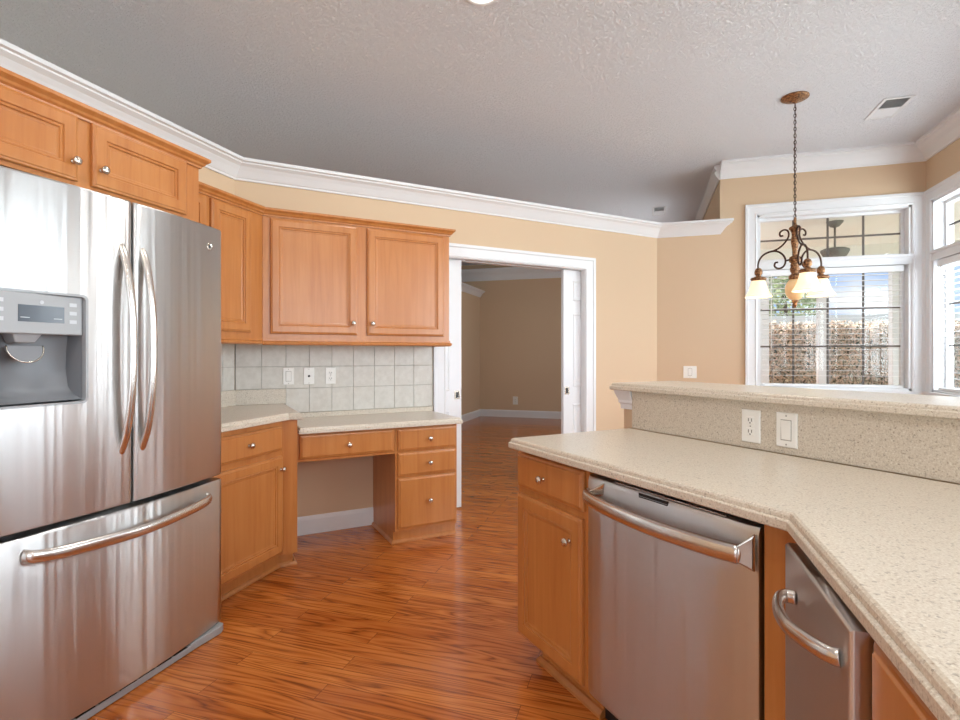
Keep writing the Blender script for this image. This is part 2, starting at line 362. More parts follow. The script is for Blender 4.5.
# door casing (kitchen side) with jambs
b = MB()
cp = [(0, .0), (.013, .0), (.018, .02), (.014, .03), (.016, .085), (.022, .09), (.022, .105), (0, .105)]
def casing(b, fr, u0, u1, z1, w, z0=0, sill=False):
    # mitred three-sided casing: rings of a stepped profile
    prof = [(0, 0), (0, .012), (.01, .018), (.02, .013), (w - .03, .016), (w - .022, .024), (w, .024), (w, 0)]
    vs = []; fs = []; m = len(prof)
    for o, n in prof:
        vs += [fr(u0 - o, n, z0 - (o if sill else 0)), fr(u0 - o, n, z1 + o), fr(u1 + o, n, z1 + o), fr(u1 + o, n, z0 - (o if sill else 0))]
    for k in range(m):
        q = (k + 1) % m
        for i in range(4 if sill else 3): fs.append((4 * k + i, 4 * k + (i + 1) % 4, 4 * q + (i + 1) % 4, 4 * q + i))
    if not sill: fs.append(tuple(4 * k for k in range(m))); fs.append(tuple(4 * k + 3 for k in range(m)))
    b.add(vs, fs)
casing(b, BK, OP0 + .015, OP1 - .015, OPZ - .015, .108)
for n0, n1 in ((-.052, 0), (-.15, -.098)):
    b.box(BK, OP0, OP0 + .018, n0, n1, 0, OPZ); b.box(BK, OP1 - .018, OP1, n0, n1, 0, OPZ); b.box(BK, OP0, OP1, n0, n1, OPZ - .018, OPZ)
struct(b.build('trim_6', M['trim']))

# pocket doors (six-panel), half slid into the wall
def pocket_door(name, u0, u1, lead):
    b = MB(); b.box(BK, u0, u1, -.093, -.058, .012, 2.008)
    w = u1 - u0; st = .10; pw = (w - 3 * st) / 2
    for k in range(2):
        a = u0 + st + k * (pw + st)
        for z0, z1 in ((.22, .80), (.95, 1.62), (1.73, 1.92)):
            for n in (0,):
                b.rings(BK, a, a + pw, z0, z1, [(0, 0), (.004, .001), (.012, .006), (.02, .001), (.04, .001), (.055, .005)], -.0585)
    d = struct(b.build(name, M['trim']), 'white six-panel pocket door slid mostly into the wall, %s of the doorway' % ('left side' if lead == 1 else 'right side'))
    ue = u1 if lead == 1 else u0; sg = -1 if lead == 1 else 1
    m = MB(); lo, hi = sorted((ue + sg * .012, ue + sg * .062)); m.rings(BK, lo, hi, .885, .955, [(0, 0), (0, .003), (.012, .003), (.014, -.001)], -.058); h = m.build('door_pull', M['chrome'], d)
    m = MB(); m.box(BK, (lo + hi) / 2 - .011, (lo + hi) / 2 + .011, -.0585, -.0562, .898, .942); m.build('pull_recess', M['dark_slot'], h)
    return d
pocket_door('door_1', 1.17, 1.885, 1)
pocket_door('door_2', 2.905, 3.62, -1)

# ------------------------------------------------------------------ windows
def window(name, fr, u0, u1, HZ0=HZ0):
    """fr: u along wall, n into the room, face at n = 0; opening HZ0..HZ1"""
    b = MB(); casing(b, fr, u0, u1, HZ1, .10, HZ0, False)
    b.box(fr, u0 - .11, u1 + .11, 0, .05, HZ0 - .035, HZ0)               # stool
    b.box(fr, u0, u0 + .02, -.14, 0, HZ0, HZ1); b.box(fr, u1 - .02, u1, -.14, 0, HZ0, HZ1); b.box(fr, u0, u1, -.14, 0, HZ1 - .02, HZ1); b.box(fr, u0, u1, -.14, 0, HZ0, HZ0 + .02)
    w = struct(b.build(name, M['trim']))
    b = MB(); b.box(fr, u0 - .0, u1 + .0, -.12, .006, 2.035, 2.115); b.box(fr, u0, u1, .0, .016, 2.095, 2.118); b.box(fr, u0, u1, .0, .012, 2.032, 2.045); b.build('transom_rail', M['trim'], w)
    for nm, z0, z1 in (('sash', HZ0 + .02, 2.035), ('transom_sash', 2.115, HZ1 - .02)):
        b = MB(); a = .024
        for q in ((u0 + .02, u0 + .02 + a, z0, z1), (u1 - .02 - a, u1 - .02, z0, z1), (u0 + .02 + a, u1 - .02 - a, z0, z0 + a), (u0 + .02 + a, u1 - .02 - a, z1 - a, z1)):
            b.box(fr, q[0], q[1], -.125, -.08, q[2], q[3])
        f = b.build(nm, M['trim'], w)
        ga, gb, gc, gd = u0 + .02 + a, u1 - .02 - a, z0 + a, z1 - a
        b = MB(); b.box(fr, ga, gb, -.108, -.100, gc, gd); b.build('glass', M['glass'], f)
        b = MB(); nv = max(2, round((gb - ga) / .27))
        for i in range(1, nv): x = ga + (gb - ga) * i / nv; b.box(fr, x - .008, x + .008, -.1095, -.0985, gc, gd)
        nh = max(2, round((gd - gc) / .33)); nh = 2 if nm == 'transom_sash' else nh
        for i in range(1, nh): z = gc + (gd - gc) * i / nh; b.box(fr, ga, gb, -.1092, -.0988, z - .008, z + .008)
        b.build('grille', M['muntin'], f)
    return w
NK = Frame((0, WY), (1, 0), (0, -1)); RT = Frame((WX, 0), (0, -1), (-1, 0)); RR = Frame((0, -3.75), (-1, 0), (0, 1))
window('window_1', NK, HX0, HX1)
for i, (y0, y1) in enumerate(RW): window('window_%d' % (i + 2), RT, -y1, -y0)  # first is in view; the other two are unseen, sized for their light
HZ0s, HZ1s = HZ0, HZ1
window('window_5', RR, -RB[1], -RB[0], .40)  # added rear opening, out of view, wide to spread the fill
window('window_6', Frame((-6.6, 0), (0, 1), (1, 0)), OW[0], OW[1])  # opening added out of view for the hall fill
window('window_7', Frame((CX, 0), (0, -1), (-1, 0)), -8.25, -6.55)  # opening added out of view for the far room fill

def blind(fr, u0, u1, label, group):
    c = fr((u0 + u1) / 2, -.04, HZ0 + .02); t = thing('window_blind', c, label, 'blind', group)
    b = MB(); b.box(fr, u0 + .03, u1 - .03, -.068, -.012, 1.975, 2.03); b.build('headrail', M['blind'], t, .003)
    b = MB(); z = 1.955; k = 0
    while z > HZ0 + .08:
        n0, n1 = -.065, -.017
        prof = [(n0, 0), (n0 + .012, .0009), ((n0 + n1) / 2, .0012), (n1 - .012, .0009), (n1, 0)]
        vs = []; 
        for u in (u0 + .035, u1 - .035): vs += [fr(u, n, z + d + .02 * (n + .041)) for n, d in prof] + [fr(u, n, z + d - .002 + .02 * (n + .041)) for n, d in prof[::-1]]
        b.add(vs, [(i, (i + 1) % 10, 10 + (i + 1) % 10, 10 + i) for i in range(10)] + [tuple(range(10)), tuple(range(10, 20))])
        z -= .0475
    b.build('slats', M['blind'], t)
    b = MB(); b.box(fr, u0 + .035, u1 - .035, -.066, -.016, HZ0 + .022, HZ0 + .042); b.build('bottom_rail', M['blind'], t, .003)
    b = MB(); n = 2 if u1 - u0 < 1.3 else 3
    for i in range(n + 1):
        u = u0 + .12 + (u1 - u0 - .24) * i / n
        for nn in (-.0675, -.0145): b.tube([fr(u, nn, HZ0 + .03), fr(u, nn, 1.98)], .0009, seg=5)
    b.build('ladder_cords', M['blind'], t)
    b = MB(); b.tube([fr(u0 + .10, -.008, 1.98), fr(u0 + .10, -.006, 1.30)], .004, seg=6); b.build('tilt_wand', M['white_plastic'], t)
    return t
blind(NK, HX0 + .02, HX1 - .02, 'white slatted blind hanging in the window behind the chandelier', 'slatted window blinds')
blind(RT, -RW[0][1] + .02, -RW[0][0] - .02, 'white slatted blind in the side window cut by the right edge of the photo', 'slatted window blinds')

# half wall under the bar
HE0, HE1, HD = 1.765, 1.885, 1.905
def quad_DE(d0, d1, e0, e1): return [DE(d0, e0), DE(d1, e0), DE(d1, e1), DE(d0, e1)]
b = MB(); b.prism(quad_DE(-1.15, HD, HE0, HE1), 0, 1.083); struct(b.build('wall_half', M['wall']))
b = MB(); TR = [(0, .995), (.010, .995), (.012, 1.018), (.018, 1.024), (.018, 1.036), (.030, 1.066), (.034, 1.083), (0, 1.083)]
# walk around the end of the half wall (right-hand side = outside)
b.sweep([DE(1.835, HE0), DE(HD, HE0), DE(HD, HE1), DE(-1.1, HE1)][::-1], TR); struct(b.build('trim_7', M['trim']))

# ================================================================== CABINET PIECES
RAISED = [(0, 0), (0, .011), (.003, .015), (.009, .0165), (.012, .020), (.050, .020), (.052, .0135), (.057, .0155), (.061, .0155), (.063, .0085), (.071, .0085), (.073, .007)]
SLAB = [(0, 0), (0, .011), (.004, .0145), (.011, .016), (.014, .020)]
def knob(fr, u, n, z, parent):
    b = MB(); c = fr(u, n, z)
    b.lathe(c, fr.n, [(.0085, 0), (.0085, .002), (.0055, .004), (.005, .012), (.009, .015), (.0145, .019), (.0155, .023), (.013, .0275), (.007, .030), (.0001, .0305)], 20)
    return b.build('knob', M['chrome'], parent)
def front(fr, kind, u0, u1, z0, z1, parent, kn=None, n0=0):
    b = MB(); b.rings(fr, u0, u1, z0, z1, RAISED if kind == 'door' else SLAB, n0)
    o = b.build(kind, M['maple'], parent, .0012, 2)
    if kn: knob(fr, kn[0], n0 + .020 if kind == 'drawer' else n0 + .020, kn[1], o)
    return o

# ------------------------------------------------------------------ refrigerator
FRG = Frame((-1.845, 0), (0, 1), (1, 0))
rf = thing('refrigerator', (-2.2, 1.51, 0), 'stainless steel french door refrigerator with water dispenser and bottom freezer', 'refrigerator')
Y0, Y1, YM = 1.035, 1.981, 1.508
b = MB(); b.box(FRG, Y0 + .01, Y1 - .008, -.70, -.075, .05, 1.775); b.build('case', M['dark_plastic'], rf, .004)
def bulge(y): 
    t = (y - Y0) / (Y1 - Y0); return .038 * (1 - (2 * t - 1) ** 2)
def contour_panel(y0, y1, z0, z1, hole=None, edge=.014, nseg=28):
    """curved stainless front with rolled edges; hole = (ya, yb, za, zb) left open"""
    b = MB(); ys = sorted(set([y0 + (y1 - y0) * i / nseg for i in range(nseg + 1)] + ([hole[0], hole[1]] if hole else [])))
    def prof_z(): return [z0, z0 + .003, z0 + .008] + ([hole[2], hole[3]] if hole else []) + [z1 - .008, z1 - .003, z1]
    zs = sorted(prof_z())
    def depth(y, z):
        e = min(y - y0, y1 - y); d = bulge(y)
        if e < edge: d -= .012 * (1 - math.sqrt(max(0, 1 - (1 - e / edge) ** 2)))
        ez = min(z - z0, z1 - z)
        if ez < .008: d -= .005 * (1 - ez / .008) ** 2
        return d
    ye = [y0 + edge * k for k in (.06, .2, .45, .7)]; ys = sorted(set(ys + ye + [y1 - edge * k for k in (.06, .2, .45, .7)]))
    nz = len(zs); vs = [FRG(y, depth(y, z), z) for y in ys for z in zs]; fs = []
    for i in range(len(ys) - 1):
        for j in range(nz - 1):
            if hole and ys[i] >= hole[0] - 1e-6 and ys[i + 1] <= hole[1] + 1e-6 and zs[j] >= hole[2] - 1e-6 and zs[j + 1] <= hole[3] + 1e-6: continue
            fs.append((i * nz + j, (i + 1) * nz + j, (i + 1) * nz + j + 1, i * nz + j + 1))
    k = len(vs); vs += [FRG(y, -.07, z) for y in ys for z in (z0, z1)]
    for i in range(len(ys) - 1):
        fs.append((i * nz, (i + 1) * nz, k + 2 * i + 2, k + 2 * i)); fs.append((i * nz + nz - 1, (i + 1) * nz + nz - 1, k + 2 * i + 3, k + 2 * i + 1))
    e = len(ys) - 1
    fs.append(tuple(range(nz)) + (k + 1, k)); fs.append(tuple(e * nz + j for j in range(nz)) + (k + 2 * e + 1, k + 2 * e))
    if not hole: fs.append((k, k + 1, k + 2 * e + 1, k + 2 * e))
    b.add(vs, fs, True); return b
DH = (1.05, 1.336, 1.088, 1.445)
def sharp(o, a=40):
    me = o.data; bm = bmesh.new(); bm.from_mesh(me)
    for e in bm.edges:
        if len(e.link_faces) == 2 and e.calc_face_angle(0) > math.radians(a): e.smooth = False
    bm.to_mesh(me); bm.free(); return o
dl = sharp(contour_panel(Y0, YM - .004, .704, 1.812, DH).build('left_door', M['steel'], rf))
dr = sharp(contour_panel(YM + .004, Y1, .704, 1.812).build('right_door', M['steel'], rf))
fz = sharp(contour_panel(Y0, Y1, .038, .684).build('freezer_drawer', M['steel'], rf))
# dispenser
b = MB(); w = .012; n = bulge(1.2) + .001
ya, yb, za, zb = DH
ndep = -.06
def rrect(y0, y1, z0, z1, r, k=6):
    out = []
    for cy, cz, a0 in ((y1 - r, z1 - r, 0), (y0 + r, z1 - r, 90), (y0 + r, z0 + r, 180), (y1 - r, z0 + r, 270)):
        for i in range(k + 1):
            a = math.radians(a0 + 90 * i / k); out.append((cy + r * math.cos(a), cz + r * math.sin(a)))
    return out
o1 = rrect(ya - .004, yb + .004, za - .004, zb + .004, .018); o2 = rrect(ya + .004, yb - .004, za + .004, zb - .004, .014)
nn = len(o1); vs = []
def nb(y): return bulge(min(max(y, Y0 + .02), YM - .02))
for ring, dn in ((o1, -.004), (o1, .004), (o2, .004), (o2, -.05)): vs += [FRG(y, nb(y) + dn, z) for y, z in ring]
b.add(vs, [(r * nn + i, r * nn + (i + 1) % nn, (r + 1) * nn + (i + 1) % nn, (r + 1) * nn + i) for r in range(3) for i in range(nn)], True)
dp = sharp(b.build('dispenser', M['grey_plastic'], rf))
b = MB(); zc = 1.312; nbk = -.055
y0, y1 = ya + .006, yb - .006
# recess: curved back wall from under the panel out to the tray
prof = [(-.045, zc + .01), (-.052, 1.27), (-.056, 1.20), (-.045, 1.14), (-.02, 1.115), (n - .002, za + .010)]
vs = []
for y in (y0, y1): vs += [FRG(y, d, z) for d, z in prof]
b.add(vs, [(i, i + 1, 7 + i, 6 + i) for i in range(5)], True)
for y, q in ((y0, 0), (y1, 6)): b.add([FRG(y, d, z) for d, z in prof] + [FRG(y, n - .002, zc + .01)], [tuple(range(7))])
b.build('alcove', M['dark_plastic'], dp)
b = MB(); b.rings(FRG, ya + .005, yb - .005, zc, zb - .005, [(0, 0), (0, .006), (.003, .009)], n - .008); cpn = b.build('control_panel', M['grey_plastic'], dp, .001)
b = MB(); b.box(FRG, 1.135, 1.270, n + .0005, n + .0022, 1.350, 1.402); b.build('display', M['lcd'], dp)
for yy in (1.084, 1.298):
    for zz in (1.412, 1.384, 1.356): b = MB(); b.box(FRG, yy - .012, yy + .012, n + .0008, n + .0022, zz - .006, zz + .006); b.build('button', M['button'], cpn)
for yy in (1.154, 1.250): b = MB(); b.box(FRG, yy - .013, yy + .013, n + .002, n + .0026, 1.362, 1.364); b.build('display_mark', M['button'], cpn)
b = MB(); b.lathe(FRG(1.202, n + .0008, 1.413), (1, 0, 0), [(.006, 0), (.006, .0015)], 12); b.build('indicator', M['button'], cpn)
b = MB(); b.add([FRG(y, d, z) for y, d, z in ((1.125, -.04, 1.318), (1.215, -.04, 1.318), (1.215, n - .008, 1.318), (1.125, n - .008, 1.318), (1.14, -.04, 1.285), (1.195, -.04, 1.285), (1.195, n - .02, 1.285), (1.14, n - .02, 1.285))], [(0, 1, 2, 3), (4, 5, 6, 7), (0, 1, 5, 4), (1, 2, 6, 5), (2, 3, 7, 6), (3, 0, 4, 7)]); b.build('spout', M['grey_plastic'], dp, .003)
b = MB(); pts = [(1.170 + .052 * math.cos(a), 1.268 + .044 * math.sin(a)) for a in [math.radians(t) for t in range(170, 371, 10)]]
vs = [FRG(y, -.004 + (1.285 - z) * .25, z) for y, z in pts] + [FRG(y, -.012 + (1.285 - z) * .25, z) for y, z in pts]; k = len(pts)
b.add(vs, [tuple(range(k)), tuple(range(k, 2 * k))] + [(i, (i + 1) % k, k + (i + 1) % k, k + i) for i in range(k)]); pd = b.build('paddle', M['dark_plastic'], dp, .001)
b = MB(); b.tube([FRG(y, -.003 + (1.285 - z) * .25, z) for y, z in pts], .0025, seg=6); b.build('paddle_rim', M['chrome'], pd)
# handles
def door_handle(y, lean, parent):
    b = MB(); pts = arc([FRG(y, .018, 1.655), FRG(y + lean * .1, .035, 1.632), FRG(y + lean * .35, .058, 1.56), FRG(y + lean * .8, .076, 1.42), FRG(y + lean, .08, 1.27), FRG(y + lean * .8, .076, 1.11), FRG(y + lean * .35, .058, .975), FRG(y + lean * .1, .035, .905), FRG(y, .018, .882)], 6)
    b.tube(pts, .011, .0145, up=(0, 1, 0), seg=14); b.build('handle', M['steel_handle'], parent)
door_handle(1.463, .008, dl); door_handle(1.546, .008, dr)
b = MB(); pts = arc([FRG(1.155, .015, .628), FRG(1.175, .045, .623), FRG(1.27, .068, .615), FRG(1.51, .088, .607), FRG(1.75, .068, .615), FRG(1.855, .045, .623), FRG(1.88, .012, .628)], 8); b.tube(pts, .011, .021, up=(0, 0, 1), seg=16); b.build('handle', M['steel_handle'], fz)
b = MB(); c = FRG(1.893, bulge(1.893) - .001, 1.722); b.lathe(c, (1, 0, 0), [(.0165, 0), (.0165, .003), (.014, .0045), (.012, .0036), (.0001, .0036)], 24); bd = b.build('badge', M['chrome'], rf)
b = MB(); pp = [c + Vector((.0042, .0065 * math.cos(a) * k, .0065 * math.sin(a) * k)) for a, k in [(math.radians(t * 20), 1 - .02 * t) for t in range(0, 32)]]; b.tube(pp, .0011, up=(1, 0, 0), seg=5); b.build('emblem', M['lcd'], bd)
b = MB(); b.box(FRG, Y0 + .02, Y1 - .06, -.08, .026, .003, .029)
g = b.build('base_grille', M['grey_plastic'], rf, .003)
b = MB()
for i in range(9): y = Y0 + .04 + i * .078; b.box(FRG, y, y + .066, .013, .0245, .0285, .0302)  # raised black strips paint the dark gap under the freezer drawer
b.build('gap_shade_strip', M['black'], g)
b = MB(); b.prism([tuple(FRG(y, n_, 0)[:2]) for y, n_ in ((1.78, -.05), (1.78, .0255), (1.83, .0262), (1.89, .030), (1.94, .032), (1.968, .018), (1.975, -.05))], .002, .0345); b.build('foot_cover', M['grey_plastic'], rf, .004, 3)

# ------------------------------------------------------------------ cabinet over the refrigerator
FC = Frame((-1.935, 0), (0, 1), (1, 0))
ft = thing('refrigerator_cabinet', (-2.25, 1.45, 1.85), 'maple cabinet with two short doors above the refrigerator', 'cabinet', 'maple kitchen cabinets')
b = MB(); b.box(FC, .93, 1.936, -.64, 0, 1.845, 2.118); b.build('body', M['maple'], ft, .001)
front(FC, 'door', .985, 1.388, 1.86, 2.092, ft, (1.366, 1.925))
front(FC, 'door', 1.440, 1.858, 1.86, 2.092, ft, (1.468, 1.925))
CR = lambda z: [(0, z), (.008, z), (.010, z + .008), (.018, z + .014), (.022, z + .022), (.032, z + .030), (.036, z + .034), (.036, z + .046), (0, z + .046)]
b = MB(); b.sweep([(-1.935, .9), (-1.935, 1.936), (-2.20, 1.936)], CR(2.090)); b.build('crown', M['maple'], ft)

# ------------------------------------------------------------------ wall cabinets
UF = Frame((-2.245, 0), (0, 1), (1, 0))
lt = thing('wall_cabinet', (-2.41, 2.3, 1.37), 'tall-doored maple wall cabinet beside the refrigerator, partly hidden by it', 'cabinet', 'maple kitchen cabinets')
b = MB(); b.prism([(-2.575, 1.95), (-2.245, 1.95), (-2.245, 2.733), (-2.56, 2.865), (-2.575, 2.86)], 1.345, 2.118); b.build('body', M['maple'], lt, .001)
front(UF, 'door', 1.975, 2.285, 1.378, 2.09, lt)
front(UF, 'door', 2.318, 2.622, 1.378, 2.09, lt)
RL = lambda z: [(0, z), (.004, z), (.014, z + .006), (.016, z + .02), (.006, z + .026), (.006, z + .04), (0, z + .04)]
b = MB(); b.sweep([(-2.245, 1.95), (-2.245, 2.7305)], RL(1.308)); b.build('light_rail', M['maple'], lt)
b = MB(); b.sweep([(-2.245, 1.95), (-2.245, 2.733)], CR(2.098)); b.build('crown', M['maple'], lt)
UB = Frame(DE(3.52, 0), (S, S), (S, -S))
rt = thing('wall_cabinet', tuple(UB(.97, -.16, 1.345)), 'maple wall cabinet with two square doors above the desk', 'cabinet', 'maple kitchen cabinets')
b = MB(); b.prism([(-2.244, 2.734), tuple(UB(1.600, 0, 0)[:2]), tuple(UB(1.600, -.33, 0)[:2]), tuple(UB(.2145, -.33, 0)[:2])], 1.345, 2.118); b.build('body', M['maple'], rt, .001)
front(UB, 'door', .39, .93, 1.375, 2.088, rt, (.898, 1.452))
front(UB, 'door', .995, 1.555, 1.375, 2.088, rt, (1.027, 1.452))
b = MB(); b.sweep([tuple(UB(.3465, 0, 0)[:2]), tuple(UB(1.600, 0, 0)[:2]), tuple(UB(1.6, -.33, 0)[:2])], RL(1.305)); b.build('light_rail', M['maple'], rt)
b = MB(); b.sweep([(-2.2448, 2.7332), tuple(UB(1.600, 0, 0)[:2]), tuple(UB(1.6, -.33, 0)[:2])], CR(2.098)); b.build('crown', M['maple'], rt)

# ------------------------------------------------------------------ base cabinet by the refrigerator
BF = Frame((-1.985, 0), (0, 1), (1, 0))
bc = thing('base_cabinet', (-2.28, 2.3, 0), 'maple base cabinet with one drawer over a door, between refrigerator and desk', 'cabinet', 'maple kitchen cabinets')
pA = (-1.985, 2.582); pB = DE(3.224, .505)
b = MB(); b.prism([(-2.570, 1.985), (-1.985, 1.985), pA, pB, DE(3.84, .505), (-2.57, 2.86)], .105, .874); b.build('body', M['maple'], bc, .001)
front(BF, 'drawer', 2.02, 2.566, .705, .843, bc, (2.295, .774))
front(BF, 'door', 2.02, 2.572, .122, .672, bc, (2.548, .600))
b = MB(); tk = [(-2.06, 1.985), (-2.06, 2.645), DE(3.30, .505)]
b.prism([(-2.57, 1.985), (-2.06, 1.985), (-2.06, 2.645), DE(3.33, .495), DE(3.84, .495), (-2.57, 2.86)], 0, .105)
b.sweep([(-2.06, 1.985), (-2.06, 2.645), DE(3.33, .505), DE(3.7, .505)], [(0, 0), (.014, 0), (.014, .008), (.006, .020), (0, .022)])
b.build('toe_kick', M['maple'], bc)

# ------------------------------------------------------------------ desk drawers
DF = Frame(DE(3.345, 0), (S, S), (S, -S))
ap = thing('desk_drawer_unit', tuple(DF(.82, -.2, .60)), 'wide shallow maple drawer under the desk top above the knee space', 'drawer')
b = MB(); b.box(DF, .508, 1.133, -.46, 0, .600, .772); b.build('body', M['maple'], ap, .001)
front(DF, 'drawer', .535, 1.120, .618, .760, ap, (.828, .686))
pe = thing('drawer_pedestal', tuple(DF(1.355, -.25, 0)), 'maple three-drawer pedestal holding up the right end of the desk', 'cabinet', 'maple kitchen cabinets')
b = MB(); b.box(DF, 1.135, 1.578, -.50, 0, .085, .772); b.build('body', M['maple'], pe, .001)
for z0, z1, kz in ((.616, .758, .687), (.450, .602, .526), (.105, .436, .275)): front(DF, 'drawer', 1.150, 1.566, z0, z1, pe, (1.368, kz))
b = MB(); b.box(DF, 1.135, 1.588, -.50, -.044, 0, .085)
b.sweep([tuple(DF(1.135, -.5, 0)[:2]), tuple(DF(1.135, -.044, 0)[:2]), tuple(DF(1.588, -.044, 0)[:2])], [(0, 0), (.014, 0), (.014, .008), (.006, .020), (0, .022)]); b.build('toe_kick', M['maple'], pe)

# ------------------------------------------------------------------ counter tops of the left side
def inset(poly, d):
    n = len(poly); P = [Vector(p) for p in poly]; A = sum(P[i].x * P[(i + 1) % n].y - P[(i + 1) % n].x * P[i].y for i in range(n)); sg = 1 if A > 0 else -1; out = []
    for i in range(n):
        d0 = (P[i] - P[i - 1]).normalized(); d1 = (P[(i + 1) % n] - P[i]).normalized(); n0 = Vector((-d0.y, d0.x)) * sg; n1 = Vector((-d1.y, d1.x)) * sg
        out.append(tuple(P[i] + (n0 + n1) / (1 + n0.dot(n1)) * d))
    return out
def worktop(poly, z0, z1, name='countertop', parent=None):
    b = MB(); n = len(poly)
    h = z1 - z0; lay = [(.003, z0), (0, z0 + .003), (0, z0 + .50 * h), (.002, z0 + .56 * h), (.006, z0 + .60 * h), (.006, z0 + .66 * h), (.007, z0 + .82 * h), (.010, z0 + .94 * h), (.015, z1)]
    vs = []
    for d, z in lay: vs += [(x, y, z) for x, y in inset(poly, d)]
    fs = [tuple(range(n))[::-1], tuple(range((len(lay) - 1) * n, len(lay) * n))]
    for k in range(len(lay) - 1): fs += [(k * n + i, k * n + (i + 1) % n, (k + 1) * n + (i + 1) % n, (k + 1) * n + i) for i in range(n)]
    b.add(vs, fs); return b.build(name, M['granite'], parent)
ct = worktop([(-2.574, 1.985), (-1.940, 1.985), (-1.940, 2.585), DE(3.17, .525), DE(3.848, .525), (-2.574, 2.868)], .874, .914)
tag(ct, 'short beige speckled countertop with angled corner beside the refrigerator', 'countertop', 'beige speckled countertops')
b = MB(); b.box(LF, 1.985, 2.862, .0005, .020, .914, 1.014); b.box(BK, .214, .525, .0005, .020, .914, 1.014); b.build('backsplash_strip', M['granite'], ct, .002)
cd = worktop([DE(3.30, .5265), DE(3.30, 1.605), DE(3.848, 1.605), DE(3.848, .5265)], .773, .812)
tag(cd, 'lower beige speckled desk top above the three-drawer pedestal', 'countertop', 'beige speckled countertops')
b = MB(); b.box(BK, .5265, 1.604, .0005, .018, .812, .845); b.build('backsplash_strip', M['granite'], cd, .002)

# ------------------------------------------------------------------ tile backsplash
ts = MB(); ts.box(BK, .211, 1.608, .0003, .004, .8455, 1.345)
ts.box(LF, 1.985, 2.866, .0003, .004, 1.0145, 1.345)
tb = ts.build('tile_backsplash', M['grout']); tag(tb, 'beige square tile backsplash between the desk top and wall cabinets', 'backsplash')
b = MB()
def tiles(fr, us, zs):
    for i in range(len(us) - 1):
        for j in range(len(zs) - 1):
            b.rings(fr, us[i] + .0013, us[i + 1] - .0013, zs[j] + .0013, zs[j + 1] - .0013, [(0, 0), (0, .0035), (.0015, .0048)], .0038)
tiles(BK, [.214, .373, .527], [1.015, 1.164, 1.318, 1.344])
tiles(BK, [.527] + [.681 + .154 * i for i in range(7)], [.846, 1.014, 1.164, 1.318, 1.344]); tiles(BK, [1.605 - .001, 1.6075], [.846, 1.344])
tiles(LF, [1.99 + .154 * i for i in range(6)] + [2.862], [1.015, 1.164, 1.318, 1.344])
b.build('tiles', M['tile'], tb)

# ------------------------------------------------------------------ wall plates
def plate(fr, u, z, n, kind, label, w=.072, h=.116):
    nm = {'outlet': 'wall_outlet', 'switch': 'light_switch', 'jack': 'cable_jack'}[kind]
    t = thing(nm, tuple(fr(u, n, z - h / 2)), label, {'outlet': 'outlet', 'switch': 'light switch', 'jack': 'wall jack'}[kind], 'white wall plates')
    b = MB(); b.rings(fr, u - w / 2, u + w / 2, z - h / 2, z + h / 2, [(0, 0), (0, .003), (.003, .0055)], n); b.build('plate', M['white_plastic'], t)
    if kind == 'outlet':
        for dz in (.020, -.020):
            b = MB(); b.rings(fr, u - .017, u + .017, z + dz - .0145, z + dz + .0145, [(0, 0), (.001, .0022)], n + .0053); r = b.build('receptacle', M['white_plastic'], t, .004)
            b = MB(); b.box(fr, u - .0075, u - .005, n + .0072, n + .0079, z + dz - .003, z + dz + .008); b.box(fr, u + .005, u + .0075, n + .0072, n + .0079, z + dz - .003, z + dz + .008)
            b.lathe(fr(u, n + .0072, z + dz - .008), fr.n, [(.0026, 0), (.0026, .0007)], 10); b.build('slots', M['dark_slot'], r)
    elif kind == 'switch':
        b = MB(); b.rings(fr, u - .0185, u + .0185, z - .035, z + .035, [(0, 0), (0, .0012), (.0015, .0012)], n + .0053); f = b.build('switch_frame', M['grout'], t)
        b = MB(); v = [fr(u - .016, n + .0055, z - .032), fr(u + .016, n + .0055, z - .032), fr(u + .016, n + .0055, z + .032), fr(u - .016, n + .0055, z + .032), fr(u - .016, n + .0075, z - .032), fr(u + .016, n + .0075, z - .032), fr(u + .016, n + .011, z + .032), fr(u - .016, n + .011, z + .032)]
        b.add(v, [(0, 1, 2, 3), (4, 5, 6, 7), (0, 1, 5, 4), (1, 2, 6, 5), (2, 3, 7, 6), (3, 0, 4, 7)]); b.build('rocker', M['white_plastic'], t, .001)
    else:
        b = MB(); b.lathe(fr(u, n + .0053, z), fr.n, [(.008, 0), (.008, .002), (.0055, .002), (.0055, .008), (.0001, .008)], 14); b.build('connector', M['dark_slot'], t)
    for dz in ((.048, -.048) if kind != 'outlet' else (0,)): b = MB(); b.lathe(fr(u, n + .0053, z + dz), fr.n, [(.003, 0), (.0028, .001), (.0001, .0014)], 10); b.build('screw', M['grout'], t)
TN = .0087
plate(BK, .543, 1.098, TN, 'switch', 'white rocker switch at the left of three plates on the tile backsplash')
plate(BK, .678, 1.097, TN, 'jack', 'white cable plate in the middle of three on the tile backsplash')
plate(BK, .826, 1.096, TN, 'outlet', 'white outlet at the right of three plates on the tile backsplash')
ES = Frame(DE(0, 1.745), (S, -S), (-S, -S))
plate(ES, -1.238, .993, .0, 'outlet', 'white outlet on the stone slab under the bar top')
plate(ES, -1.107, .995, .0, 'switch', 'white rocker switch on the stone slab under the bar top')
plate(NK, .405, 1.075, .0, 'switch', 'white switch on the tan wall left of the window, just above the bar top', .12, .116)
plate(Frame((0, FY), (1, 0), (0, -1)), -2.47, .33, 0, 'outlet', 'small white outlet low on the far wall seen through the doorway', .1, .16)

